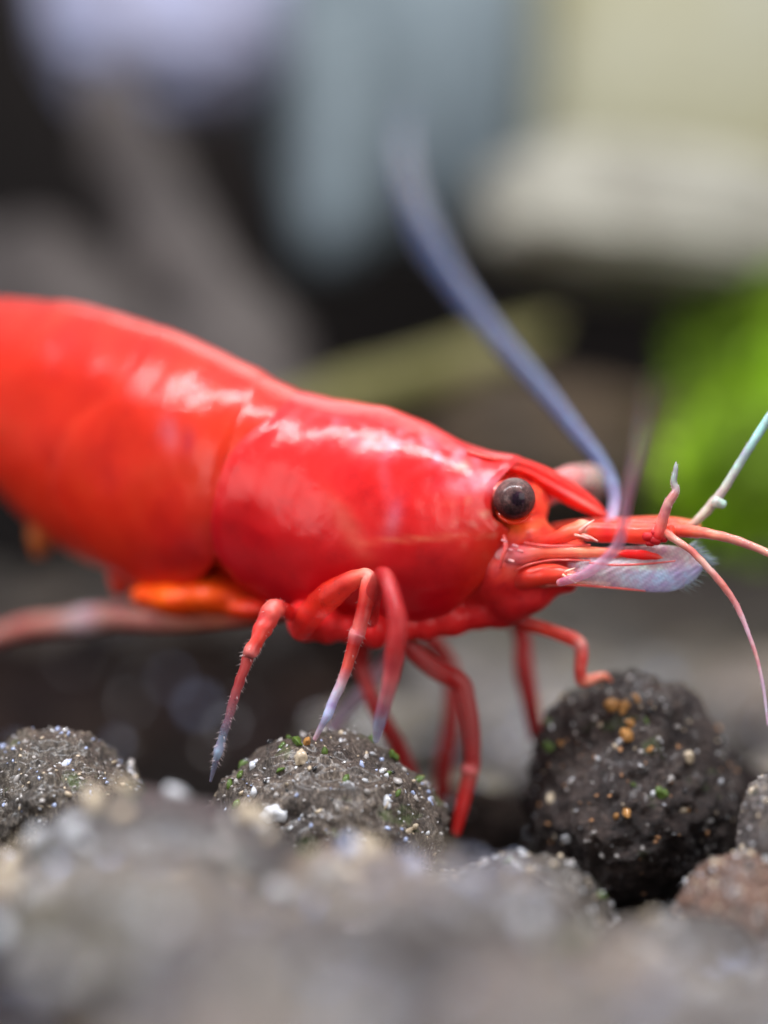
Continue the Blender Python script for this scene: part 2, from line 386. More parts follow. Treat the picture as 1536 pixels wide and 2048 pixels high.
def tube_mesh(name, pts, sides=14, sub=6, bumpy=0, bfreq=3, cols=True, flat=1.0, seed=0, cap=True, flatdir=None):
    """pts: (px, py, Y, width_px, colour rgba). Smooth tapering tube through them."""
    C = [P(*p[:3]) for p in pts]; W = [p[3]/200*(D+p[2])/D for p in pts]; K = [tuple(p[4])+((1,) if len(p[4]) == 3 else ()) for p in pts]
    cs, ws, ks = [], [], []
    n = len(C)
    for i in range(n-1):
        a, b_, c, d = C[max(i-1, 0)], C[i], C[i+1], C[min(i+2, n-1)]
        for j in range(sub):
            t = j/sub
            cs.append(.5*((2*b_)+(c-a)*t+(2*a-5*b_+4*c-d)*t*t+(3*b_-a-3*c+d)*t**3))
            u = t*t*(3-2*t); ws.append(lerp(W[i], W[i+1], u)); ks.append([lerp(K[i][q], K[i+1][q], t) for q in range(4)])
    cs.append(C[-1]); ws.append(W[-1]); ks.append(list(K[-1]))
    # rounded ends
    vs, fs, cc = [], [], []
    up = Vector((0, 1, 0)) if flatdir is None else flatdir
    rings = []
    def ring(c, r, t, k):
        x = up.cross(t); x = x.normalized() if x.length > 1e-4 else Vector((1, 0, 0)); y = t.cross(x).normalized()
        rings.append(len(vs))
        for s in range(sides):
            an = 2*math.pi*s/sides; rr = r*(1+bumpy*noise.noise((c+x*math.cos(an)*r+y*math.sin(an)*r)*bfreq+Vector((seed, 0, 0))))
            vs.append(c+x*math.cos(an)*rr+y*math.sin(an)*rr*flat); cc.append(k)
    T = [(cs[min(i+1, len(cs)-1)]-cs[max(i-1, 0)]).normalized() for i in range(len(cs))]
    if cap:
        for q in (.15, .6, .9): ring(cs[0]-T[0]*ws[0]*math.sqrt(1-q*q)*.8, ws[0]*q, T[0], ks[0])
    for c, r, t, k in zip(cs, ws, T, ks): ring(c, r, t, k)
    if cap:
        for q in (.9, .6, .15): ring(cs[-1]+T[-1]*ws[-1]*math.sqrt(1-q*q)*.8, ws[-1]*q, T[-1], ks[-1])
    for a, b_ in zip(rings, rings[1:]):
        for s in range(sides): s2 = (s+1) % sides; fs.append((a+s, a+s2, b_+s2, b_+s))
    fs.append(tuple(rings[0]+s for s in range(sides))[::-1]); fs.append(tuple(rings[-1]+s for s in range(sides)))
    me = mesh(name, vs, fs, cc); me['_c'] = 0
    return me, cs, ws, T
def wpts(l): return [(*p, (1, 1, 1)) for p in l]
def trunk(name, pts, mt, label, cat, bumpy=.5):
    me, *_ = tube_mesh(name, wpts(pts), 20, 8, bumpy, .35); o = link(name, me, mt); tag(o, label, cat); return o
trunk('driftwood', [(215, 170, 38, 110), (235, 220, 37, 130), (270, 300, 36, 150), (330, 440, 34, 170), (400, 600, 32, 240), (480, 780, 30, 330), (520, 1000, 28, 400)], M_wood, 'grey driftwood trunk slanting down behind the shrimp\'s back', 'driftwood')
trunk('driftwood_root', [(-150, 560, 40, 260), (60, 620, 36, 300), (260, 740, 32, 300), (420, 900, 30, 320)], M_wood, 'grey-mauve driftwood root at the left behind the abdomen', 'driftwood')
trunk('fallen_stick', [(540, 850, 23, 100), (700, 795, 25, 100), (850, 752, 27, 96), (1000, 702, 29, 84), (1070, 672, 30, 60), (1110, 648, 30, 16)], M_twig, 'olive-yellow stick lying behind the shrimp\'s carapace', 'stick', .12)

# green moss clump: many leaf-sized blades
def moss(px, py, Y, rx, rz, ry, n, label, seed):
    rnd = random.Random(seed); vs, fs, cc = [], [], []
    c = P(px, py, Y); k = (D+Y)/D
    for i in range(n):
        d = Vector((rnd.gauss(0, 1), rnd.gauss(0, 1), rnd.gauss(0, 1))).normalized()*rnd.uniform(.55, 1)**.6
        d *= 1+.55*noise.noise(d*2+Vector((seed, 0, 0)))
        p = c+Vector((d.x*rx/100*k, d.y*ry, d.z*rz/100*k))
        u = Vector((rnd.uniform(-1, 1), rnd.uniform(-1, 1), rnd.uniform(-.5, .9))).normalized(); s = u.orthogonal().normalized()
        L = rnd.uniform(.9, 1.6); W_ = L*.3; q = len(vs); g = rnd.uniform(.6, 1.3); up = u.cross(s)
        vs += [p, p+u*L*.5+s*W_+up*.1, p+u*L, p+u*L*.5-s*W_+up*.1]; fs += [(q, q+1, q+2), (q, q+2, q+3)]
        g2 = .45+.9*sm(-.25, .45, noise.noise(p*.22)+.25*noise.noise(p*.8)); g *= g2; cc += [(.50*g, .78*g, .03)]*4
    # stalk mass inside so that the clump is not see-through
    me = mesh('moss_leaves', vs, fs, cc)
    m, nt, b = mat('moss_leaf'); at = N(nt, 'ShaderNodeAttribute', attribute_name='Col'); nt.links.new(at.outputs[0], b.inputs['Base Color'])
    b.inputs['Roughness'].default_value = .45; b.inputs['Subsurface Weight'].default_value = 0
    tr = N(nt, 'ShaderNodeBsdfTranslucent'); nt.links.new(at.outputs[0], tr.inputs[0]); mx = N(nt, 'ShaderNodeMixShader'); mx.inputs[0].default_value = .4
    nt.links.new(b.outputs[0], mx.inputs[1]); nt.links.new(tr.outputs[0], mx.inputs[2]); nt.links.new(mx.outputs[0], nt.nodes['Material Output'].inputs[0])
    root = empty('moss_clump', c); o = link('leaves', me, m, root, smooth=False, kind='stuff'); o.matrix_parent_inverse = Matrix.Translation(-c)
    tag(root, label, 'moss')
moss(1640, 750, 34, 240, 300, 5, 5200, 'bright green moss clump at the right edge', 5)
moss(1480, 960, 26, 130, 110, 3, 1500, 'small dim green moss clump under the bright one', 8)

# ------------------------------------------------------------------ the shrimp
shrimp = empty('shrimp', P(768, 1250, 2))
tag(shrimp, 'glossy bright red shrimp standing on dark soil granules, facing right', 'shrimp')
ORG = shrimp.location.copy()
def part(name, me, mt, parent=shrimp, **kw):
    o = link(name, me, mt, parent, **kw)
    if parent is shrimp: o.matrix_parent_inverse = Matrix.Translation(-ORG)
    return o
TOP = [(-300, 700), (-200, 650), (-100, 612), (0, 598), (100, 602), (200, 618), (300, 648), (400, 688), (500, 735), (600, 785), (650, 800), (700, 808), (780, 822), (860, 855), (920, 885), (980, 908), (1030, 914), (1080, 930), (1130, 955), (1180, 990), (1215, 1024)]
ABOT = [(-300, 620), (-200, 760), (-100, 880), (0, 985), (60, 1045), (120, 1092), (200, 1140), (280, 1172), (340, 1184), (390, 1180), (420, 1174), (450, 1172), (500, 1188), (560, 1210), (640, 1236)]
CBOT = [(400, 1178), (430, 1172), (470, 1178), (520, 1195), (560, 1212), (600, 1226), (700, 1244), (800, 1246), (870, 1234), (940, 1204), (985, 1165), (1015, 1110), (1050, 1060)]
YC = [(-300, 12), (-150, 9.6), (0, 7.7), (200, 5.7), (400, 3.95), (600, 2.75), (768, 2.2), (900, 1.8), (1000, 1.6), (1220, 1.5)]
HW = [(-300, 1.6), (0, 2.0), (200, 2.25), (400, 2.25), (520, 2.05), (650, 2.1), (768, 2.0), (880, 1.65), (960, 1.25), (1010, 1.0), (1050, .7)]
def plate(name, xb, xf, bot, hmax, off, colf, mt, nu=70, nv=90, power=.8, edge=.04, spread=1.0):
    """a shell over the back: xb/xf give the rear and front edge (pixels) by height fraction h; both flanks are built"""
    vs, fs, cc = [], [], []
    for i in range(nu+1):
        s = i/nu
        for j in range(nv+1):
            phi = -math.pi+2*math.pi*j/nv; phi *= hmax
            h = (1-math.cos(phi))/2
            x = lerp(interp(xb, h), interp(xf, h), s)
            yc = interp(YC, x); hw = interp(HW, x)*spread
            t_ = interp(TOP, x); b_ = interp(bot, x)
            e = min(s, 1-s)*abs(interp(xf, h)-interp(xb, h))/100
            inset = edge*(1-sm(0, .22, e))
            py = lerp(t_, b_, h); sy = math.sin(phi); yy = math.copysign(abs(sy)**power, sy)*(hw+off-inset)
            cen = (t_+b_)/2; py = cen+(py-cen)*(1+(off-inset)*100/((b_-t_)/2)) if b_ > t_+50 else py
            Yp = yc-yy
            # height is true size at the body axis, so the flanks share it
            k = (D+yc)/D
            v = Vector(((x-768)/100*k, Yp, (1024-py)/100*k))
            v += Vector((0, 1 if yy < 0 else -1, 0))*.05*noise.noise(v*1.1)
            v.z += .03*noise.noise(v*1.7+Vector((4, 0, 0))); v.y += .012*noise.noise(v*3.6)*(1 if yy < 0 else -1)
            vs.append(v); cc.append(colf(x, py, h, yy))
    for i in range(nu):
        for j in range(nv):
            a = i*(nv+1)+j; fs.append((a, a+1, a+nv+2, a+nv+1))
    me = mesh(name, vs, fs, cc)
    o = part(name, me, mt)
    so = o.modifiers.new('thickness', 'SOLIDIFY'); so.thickness = .05; so.offset = 0
    return o
RED = (.88, .012, .012); CRIM = (.66, .002, .008); ORG_RED = (.90, .021, .006); PINKY = (.85, .17, .22)
def mixv(a, b_, t): return tuple(lerp(x, y, t) for x, y in zip(a, b_))
def blob(x, y, cx, cy, rx, ry, ang=0):
    dx, dy = x-cx, y-cy; c, s = math.cos(R(ang)), math.sin(R(ang)); u = (dx*c+dy*s)/rx; v = (-dx*s+dy*c)/ry
    return math.exp(-(u*u+v*v))
def col_car(x, y, h, yy):
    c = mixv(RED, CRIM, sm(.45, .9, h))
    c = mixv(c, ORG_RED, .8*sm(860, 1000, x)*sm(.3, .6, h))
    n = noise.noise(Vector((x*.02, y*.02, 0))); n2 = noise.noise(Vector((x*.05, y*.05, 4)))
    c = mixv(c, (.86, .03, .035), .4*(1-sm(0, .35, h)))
    c = mixv(c, PINKY, .5*blob(x, y, 787, 1035, 14, 36, 12))                     # pale stripe on the flank
    c = mixv(c, PINKY, .2*blob(x, y, 770, 960, 12, 50, -8))
    c = mixv(c, (.72, .02, .03), .7*blob(x, y, 770, 1062, 20, 5))
    c = mixv(c, (.9, .12, .08), .4*blob(x, y, 700, 1050, 18, 70, -30))
    c = mixv(c, PINKY, min(1, .95*blob(x, y, 955, 968, 60, 18, -6)*(1+.8*n2)))   # pale eyestalk base
    c = mixv(c, (.9, .16, .10), min(1, max(0, .8*blob(x, y, 960, 1030, 50, 50)*(n2*2.2))))
    c = mixv(c, (.9, .36, .28), .8*blob(x, y, 917, 935, 14, 9))
    c = mixv(c, (.86, .22, .26), min(1, max(0, .9*blob(x, y, 800, 895, 150, 24, 12)*(.5+n*1.4+n2*1.3))))  # milky mottling, plus the highlight band painted along the back
    c = mixv(c, (.9, .12, .06), .6*blob(x, y, 830, 1075, 90, 5, -3))
    return c
def col_abd(x, y, h, yy):
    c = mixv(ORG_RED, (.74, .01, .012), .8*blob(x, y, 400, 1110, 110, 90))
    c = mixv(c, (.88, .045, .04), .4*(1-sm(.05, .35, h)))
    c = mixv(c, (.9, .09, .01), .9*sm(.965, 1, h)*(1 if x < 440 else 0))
    c = mixv(c, PINKY, .35*blob(x, y, 362, 875, 17, 32, -15)); c = mixv(c, (.38, .02, .05), .45*blob(x, y, 398, 890, 12, 26))
    return c
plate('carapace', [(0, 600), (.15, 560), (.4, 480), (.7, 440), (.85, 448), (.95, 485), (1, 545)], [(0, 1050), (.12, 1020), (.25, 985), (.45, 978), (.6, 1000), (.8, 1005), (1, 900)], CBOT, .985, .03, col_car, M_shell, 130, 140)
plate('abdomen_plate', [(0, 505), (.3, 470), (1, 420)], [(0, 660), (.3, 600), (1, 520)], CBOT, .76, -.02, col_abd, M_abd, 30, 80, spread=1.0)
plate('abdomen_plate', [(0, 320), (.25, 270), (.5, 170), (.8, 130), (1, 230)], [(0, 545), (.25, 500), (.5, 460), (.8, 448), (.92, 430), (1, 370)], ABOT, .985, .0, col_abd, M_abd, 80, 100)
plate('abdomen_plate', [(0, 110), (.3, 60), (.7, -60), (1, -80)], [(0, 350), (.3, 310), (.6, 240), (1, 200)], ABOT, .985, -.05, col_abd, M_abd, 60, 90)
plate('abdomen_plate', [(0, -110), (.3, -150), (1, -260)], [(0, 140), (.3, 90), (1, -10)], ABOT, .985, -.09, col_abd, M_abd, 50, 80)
# rostrum: a blade reaching over the eyes
vs, fs, cc = [], [], []; nu, nv = 60, 28
RBOT = [(930, 960), (1000, 950), (1050, 958), (1090, 985), (1130, 1008), (1170, 1026), (1200, 1037), (1216, 1034)]
RW = [(930, 1.0), (980, .85), (1030, .6), (1080, .4), (1140, .27), (1190, .17), (1216, .04)]
for i in range(nu+1):
    x = lerp(930, 1216, i/nu); t_, b_ = interp(TOP, x)-1, interp(RBOT, x)
    if x > 1205: t_ = lerp(t_, 1030, (x-1205)/11*.6)
    for j in range(nv):
        a = 2*math.pi*j/nv; hw = interp(RW, x); py = (t_+b_)/2-(b_-t_)/2*math.cos(a)
        ridge = 1-.35*math.exp(-((math.cos(a)-.1)/.16)**2)
        Yp = interp(YC, x)-hw*math.sin(a)*ridge; k = (D+interp(YC, x))/D
        vs.append(((x-768)/100*k, Yp, (1024-py)/100*k))
        cc.append(mixv((.86, .03, .02), (.9, .20, .16), .8*math.exp(-((math.cos(a)+.15)/.2)**2)*sm(1090, 1150, x)))
for i in range(nu):
    for j in range(nv): a, b_ = i*nv+j, i*nv+(j+1) % nv; fs.append((a, b_, b_+nv, a+nv))
fs.append(tuple(range(nv))[::-1]); fs.append(tuple(nu*nv+j for j in range(nv)))
part('rostrum', mesh('rostrum', vs, fs, cc), M_shell)

# inner body: one continuous mesh grown from overlapping lumps (head, gut, leg bases, belly)
bm = bmesh.new()
def lump(px, py, Y, rx, rz, ry, ang=0):
    k = (D+Y)/D; m_ = Matrix.Translation(P(px, py, Y))@Matrix.Rotation(R(ang), 4, 'Y')@Matrix.Diagonal((rx/100*k, ry, rz/100*k, 1))
    bmesh.ops.create_icosphere(bm, subdivisions=3, radius=1, matrix=m_)
for x in range(-250, 980, 70):
    t_, b_ = interp(TOP, x), interp(ABOT if x < 440 else CBOT, x) if not 400 < x < 470 else 1160
    hh = (b_-t_)/2; lump(x, (t_+b_)/2+(18 if x > 600 else 0), interp(YC, x), 75, hh*.93, interp(HW, x)*.86)
for a in ((1010, 1010, 1.55, 90, 70, .75), (1040, 1075, 1.4, 75, 42, .85), (1000, 1130, 1.5, 70, 90, 1.0), (1060, 1150, 1.4, 75, 42, .8), (1020, 1190, 1.6, 55, 60, .8, 0),
          (1110, 1100, 1.3, 70, 26, .6), (1110, 1150, 1.3, 60, 22, .6), (1095, 1168, 1.3, 62, 20, .5, 8), (1060, 1195, 1.4, 62, 34, .6, -25),
          (612, 1240, 1.5, 40, 46, .6), (655, 1248, 1.4, 34, 42, .55), (705, 1254, 1.5, 46, 34, .55), (750, 1256, 1.4, 34, 44, .6), (800, 1250, 1.7, 50, 36, .6), (850, 1246, 1.7, 34, 38, .5), (900, 1236, 1.8, 50, 40, .6), (955, 1228, 1.9, 44, 34, .6), (1000, 1235, 1.8, 40, 25, .5),
          (440, 1190, 3.6, 90, 45, 1.2), (520, 1215, 3.2, 80, 30, 1.1), (370, 1195, 3.9, 80, 42, 1.2), (310, 1190, 4.3, 50, 30, 1.0)): lump(*a)
me = bpy.data.meshes.new('tmp'); bm.to_mesh(me); bm.free()
tmp = bpy.data.objects.new('tmp', me); COL.objects.link(tmp)
rm = tmp.modifiers.new('r', 'REMESH'); rm.mode = 'VOXEL'; rm.voxel_size = .085; rm.use_smooth_shade = True
sm_ = tmp.modifiers.new('s', 'SMOOTH'); sm_.iterations = 4
dg = bpy.context.evaluated_depsgraph_get(); body_me = bpy.data.meshes.new_from_object(tmp.evaluated_get(dg)); body_me.name = 'body'
bpy.data.objects.remove(tmp)
cols = []
for v in body_me.vertices:
    k = (D+v.co.y)/D; x = v.co.x/k*100+768; y = 1024-v.co.z/k*100
    c = (.66, .015, .016)
    c = mixv(c, (.90, .085, .004), (1-sm(400, 560, x))*sm(1080, 1150, y))
    c = mixv(c, (.86, .07, .035), sm(960, 1010, x)*(1-sm(1120, 1180, y)))
    n_ = noise.noise(Vector((x*.06, y*.06, 2)))
    c = mixv(c, (.70, .16, .20), min(1, max(0, .8*blob(x, y, 1015, 1112, 34, 26)*(.7+n_*1.8))))
    c = mixv(c, (.5, .01, .015), min(.8, max(0, n_*2.2))*sm(960, 1010, x))
    c = mixv(c, (.9, .13, .02), .8*blob(x, y, 1030, 1050, 45, 14))
    c = mixv(c, (.40, .008, .012), .6*sm(1170, 1230, y)*sm(930, 1000, x))
    cols.append(c)
at = body_me.color_attributes.new('Col', 'FLOAT_COLOR', 'POINT'); at.data.foreach_set('color', [q for c in cols for q in (*c, 1)])
part('body', body_me, M_core)

# eyes
def eye(px, py, Y, r, label, stalk, dark=1.0):
    c = P(px, py, Y); bm = bmesh.new(); bmesh.ops.create_uvsphere(bm, u_segments=48, v_segments=32, radius=1)
    me = bpy.data.meshes.new('eye'); bm.to_mesh(me); bm.free()
    look = (Vector((0, -D, 0))-c).normalized()  # the dark spot sits where facets point outward to this side
    spot = Vector((.12, -.99, -.02)).normalized(); cc = []
    for v in me.vertices:
        d = v.co.normalized(); t = sm(.905, .955, d.dot(spot))
        g = mixv((.085, .045, .042), (.022, .010, .013), sm(.2, -.7, d.z) if False else 1-sm(-.75, .1, d.z))
        g = mixv(g, (.24, .15, .14), .2*sm(.2, .9, d.z))  # pale top: the overhead highlight painted into the eye colour
        cc.append(mixv(g, (.012, .003, .01), t))
        v.co = d*r
    a = me.color_attributes.new('Col', 'FLOAT_COLOR', 'POINT'); a.data.foreach_set('color', [q for c_ in cc for q in (*c_, 1)])
    me.polygons.foreach_set('use_smooth', [True]*len(me.polygons)); me.materials.append(M_eye)
    o = bpy.data.objects.new('eye', me); COL.objects.link(o); o.parent = shrimp; o.matrix_parent_inverse = Matrix.Translation(-ORG); o.location = c
    if label: o['label'] = label
    # clear skin around the eyeball and its stalk
    sme, *_ = tube_mesh('eyestalk', stalk, 18, 8); s = part('eyestalk', sme, M_clear)
    return o
eye(1029, 997, .42, .425, 'near eye, dark brown and facing the camera',
    [(930, 985, 1.3, 60, (.85, .15, .15)), (965, 990, 1.0, 66, (.86, .2, .2)), (1000, 997, .85, 74, (.86, .14, .1)), (1028, 1000, .8, 80, (.86, .05, .02)), (1034, 1004, .7, 76, (.86, .05, .02))])
eye(1178, 966, 3.0, .27, 'far eye, blurred behind the rostrum', 
    [(1075, 990, 2.0, 60, (.85, .2, .2)), (1115, 972, 2.5, 60, (.86, .2, .2, .8)), (1150, 966, 2.9, 74, (.80, .4, .36, .4)), (1182, 968, 3.0, 84, (.75, .5, .42, .28))])
# glossy orange socket rim under the near eye
rim = [(990, 1018, .5, 9), (1003, 1035, .35, 11), (1025, 1045, .28, 12), (1048, 1041, .3, 11), (1066, 1024, .42, 8)]
me, *_ = tube_mesh('eye_socket_rim', [(p[0], p[1], p[2]+.14, p[3]*.75, (.84, .035, .008)) for p in rim], 12, 6); part('eye_socket_rim', me, M_shell)

# limbs -------------------------------------------------------------
def setae(parent, cs, ws, T, n, lmin, lmax, seed, mt=M_seta, rng=(0, 1), name='setae', side=None, base=.009):
    rnd = random.Random(seed); vs, fs = [], []
    for _ in range(n):
        i = int(lerp(rng[0], rng[1], rnd.random())*(len(cs)-1)); t = T[i]
        x = Vector((0, 1, 0)).cross(t).normalized(); y = t.cross(x)
        an = rnd.choice([0, math.pi])+rnd.gauss(0, .5) if side is None else side+rnd.gauss(0, .3)
        d = x*math.cos(an)+y*math.sin(an); p = cs[i]+d*ws[i]*.85+t*rnd.uniform(-.04, .04); L = rnd.uniform(lmin, lmax)
        tip = p+(d*.8+t*.55).normalized()*L; q = len(vs); u = t*base; v_ = d.cross(t)*base
        vs += [p+u, p-u*.5+v_*.87, p-u*.5-v_*.87, tip]; fs += [(q, q+1, q+3), (q+1, q+2, q+3), (q+2, q, q+3), (q, q+2, q+1)]
    return link(name, mesh(name, vs, fs), mt, parent, kind='stuff', smooth=False)
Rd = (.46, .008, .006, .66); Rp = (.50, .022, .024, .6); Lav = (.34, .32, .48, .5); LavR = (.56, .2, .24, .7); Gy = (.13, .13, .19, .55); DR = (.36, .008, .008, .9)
def leg(pts, label=None, bumpy=.10, ns=0, seed=0, mt=M_leg, sl=(.05, .12), rng=(.05, .95), name='walking_leg', bfreq=6):
    me, cs, ws, T = tube_mesh(name, pts, 16, 8, bumpy, bfreq, seed=seed)
    o = part(name, me, mt)
    if label: o['label'] = label
    if ns: setae(o, cs, ws, T, ns, *sl, seed, rng=rng)
    return o
# near side, rearmost leg in focus
leg([(640, 1250, 2.0, 30, Rd), (600, 1236, 1.3, 30, Rd), (566, 1220, .5, 32, Rd), (546, 1220, .1, 42, (.66, .10, .08, .95)), (531, 1248, .0, 40, (.66, .05, .04, .95)), (512, 1285, -.1, 30, (.66, .05, .03, .95)), (500, 1306, -.15, 31, (.6, .14, .12, .9)), (497, 1314, -.15, 23, (.42, .04, .035, .7)), (478, 1365, -.2, 21, (.38, .035, .035, .65)), (462, 1420, -.25, 18, (.25, .08, .10, .6)), (446, 1470, -.3, 17, Gy), (438, 1500, -.3, 20, (.34, .36, .5, .7)), (431, 1525, -.3, 12, Gy), (421, 1562, -.3, 6, Gy)],
    'bristly red leg with a blue-grey foot, nearest the tail', .22, 190, 1)
# second near leg: wide arched upper joint, then the shin
leg([(600, 1262, .9, 44, (.72, .03, .03, .9)), (622, 1228, .6, 54, (.80, .03, .015, .5)), (655, 1195, .25, 58, (.82, .035, .015, .42)), (695, 1166, 0, 44, (.84, .04, .02, .5)), (725, 1152, -.1, 30, (.80, .12, .08, .8)), (737, 1154, -.15, 30, (.80, .25, .2, .9)), (737, 1175, -.2, 34, (.76, .07, .05, .9)), (729, 1215, -.25, 32, (.50, .010, .007, .68)), (718, 1258, -.3, 30, (.70, .12, .10, .9)), (714, 1268, -.3, 33, (.72, .22, .22, .9)), (707, 1290, -.3, 27, (.50, .010, .007, .68)), (694, 1335, -.3, 23, (.70, .10, .07, .88)), (681, 1370, -.3, 21, (.62, .42, .48, .8)), (665, 1405, -.3, 20, (.50, .50, .70, .8)), (657, 1427, -.3, 20, (.55, .58, .85, .85)), (645, 1448, -.3, 13, Lav), (630, 1478, -.25, 10, (.6, .45, .42, .9))],
    'red leg with arched thigh and lavender shin standing on the granule', .08, 60, 2, rng=(.38, .95))
# third near leg, smooth, out in front of the plane of focus
leg([(740, 1240, .6, 34, Rd), (748, 1185, -.3, 34, Rp), (762, 1150, -1.0, 32, Rp), (775, 1160, -1.4, 34, Rp), (788, 1205, -1.7, 36, Rp), (795, 1245, -1.8, 42, Rp), (790, 1300, -1.8, 40, Rp), (783, 1350, -1.6, 34, (.70, .12, .13, .85)), (770, 1405, -1.3, 28, LavR), (760, 1440, -1.0, 26, Lav), (752, 1480, -.7, 14, Lav)],
    'smooth pinkish red leg beside the one with the arched thigh', .05, 0, 3)
# far side legs
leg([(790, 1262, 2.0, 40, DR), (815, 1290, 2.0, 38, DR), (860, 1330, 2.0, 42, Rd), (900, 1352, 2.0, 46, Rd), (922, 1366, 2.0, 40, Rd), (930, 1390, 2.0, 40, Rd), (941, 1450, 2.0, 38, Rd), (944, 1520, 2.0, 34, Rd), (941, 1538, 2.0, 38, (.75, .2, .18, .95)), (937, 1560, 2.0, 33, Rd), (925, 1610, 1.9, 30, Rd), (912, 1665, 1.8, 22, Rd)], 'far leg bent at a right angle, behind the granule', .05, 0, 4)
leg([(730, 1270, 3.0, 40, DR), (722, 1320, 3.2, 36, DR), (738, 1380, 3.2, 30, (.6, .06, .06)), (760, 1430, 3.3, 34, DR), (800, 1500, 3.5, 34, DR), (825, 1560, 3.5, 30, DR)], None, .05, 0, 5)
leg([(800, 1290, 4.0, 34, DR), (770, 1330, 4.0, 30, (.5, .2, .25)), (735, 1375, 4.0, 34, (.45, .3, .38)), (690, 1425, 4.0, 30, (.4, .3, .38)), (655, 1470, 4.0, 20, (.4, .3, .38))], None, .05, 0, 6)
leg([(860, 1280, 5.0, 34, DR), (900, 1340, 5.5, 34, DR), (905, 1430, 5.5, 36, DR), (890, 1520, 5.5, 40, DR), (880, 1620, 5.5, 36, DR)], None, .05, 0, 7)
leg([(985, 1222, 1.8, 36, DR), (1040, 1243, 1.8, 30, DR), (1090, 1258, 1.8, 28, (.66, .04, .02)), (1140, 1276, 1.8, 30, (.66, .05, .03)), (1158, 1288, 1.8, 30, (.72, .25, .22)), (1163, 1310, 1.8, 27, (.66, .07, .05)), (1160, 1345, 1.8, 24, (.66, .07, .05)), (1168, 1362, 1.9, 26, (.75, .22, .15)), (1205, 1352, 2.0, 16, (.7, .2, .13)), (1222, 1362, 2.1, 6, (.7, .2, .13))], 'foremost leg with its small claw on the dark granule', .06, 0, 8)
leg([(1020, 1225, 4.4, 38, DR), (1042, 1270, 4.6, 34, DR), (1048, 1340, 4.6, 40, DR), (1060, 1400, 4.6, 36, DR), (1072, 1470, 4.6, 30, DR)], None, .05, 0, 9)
# swimmerets and rear limb under the abdomen
SW = (.55, .22, .18)
leg([(560, 1222, 2.8, 44, (.6, .12, .08)), (440, 1232, 3.8, 50, (.62, .16, .10)), (330, 1236, 4.8, 54, (.58, .20, .16)), (230, 1232, 5.8, 52, SW), (180, 1238, 6.2, 60, (.58, .40, .42)), (120, 1246, 6.8, 46, SW), (60, 1252, 7.4, 44, (.5, .15, .12)), (-20, 1275, 8.2, 34, SW), (-90, 1300, 9, 30, SW)], 'long hind limb stretched back under the abdomen', .08, 0, 10)
for i, (x, y, Y_, L, c) in enumerate(((400, 1146, 3.9, 66, (.86, .085, .004)), (335, 1148, 4.3, 54, (.66, .045, .006)), (255, 1126, 5.0, 54, (.66, .03, .01)), (96, 1012, 6.6, 92, (.42, .09, .02)))):
    leg([(x, y-20, Y_, 70, c), (x-6, y+L*.3, Y_, 74, c), (x-12, y+L*.7, Y_, 58, c), (x-18, y+L, Y_, 28, c)], None, .15, 0, 20+i, M_core, name='swimmeret', bfreq=1.5)

# head appendages
A = (.86, .06, .03); B = (.80, .02, .02)
def tubep(name, pts, mt=M_shell, bumpy=.05, label=None, sides=18, **kw):
    me, cs, ws, T = tube_mesh(name, pts, sides, 7, bumpy, 5, **kw); o = part(name, me, mt)
    if label: o['label'] = label
    return o, cs, ws, T
tubep('antennule_base', [(1060, 1085, .75, 26, A), (1100, 1080, .65, 24, A), (1140, 1066, .6, 34, (.88, .12, .06)), (1165, 1060, .55, 44, (.88, .16, .1)), (1172, 1062, .55, 38, (.88, .3, .26)), (1182, 1064, .5, 38, A), (1215, 1066, .45, 40, B), (1250, 1066, .4, 40, A), (1290, 1068, .3, 42, A), (1322, 1066, .2, 36, B), (1340, 1062, .15, 30, A)])
tubep('antennule_base', [(1110, 1060, 2.2, 26, A), (1180, 1056, 2.0, 34, A), (1300, 1052, 1.6, 38, A), (1350, 1052, 1.4, 34, A), (1392, 1056, 1.3, 26, (.86, .14, .06))], label='far antennule base, mostly hidden')
for sx, sy, tx, ty, w_ in ((1160, 1062, 1188, 1040, 9), (1166, 1070, 1195, 1082, 8), (1150, 1070, 1178, 1078, 6)):
    tubep('joint_spine', [(sx, sy, .3, w_, (.88, .25, .2)), ((sx+tx)/2, (sy+ty)/2-1, .26, w_*.7, (.88, .35, .3)), (tx, ty, .25, 2, (.9, .5, .45))], M_clear, 0)
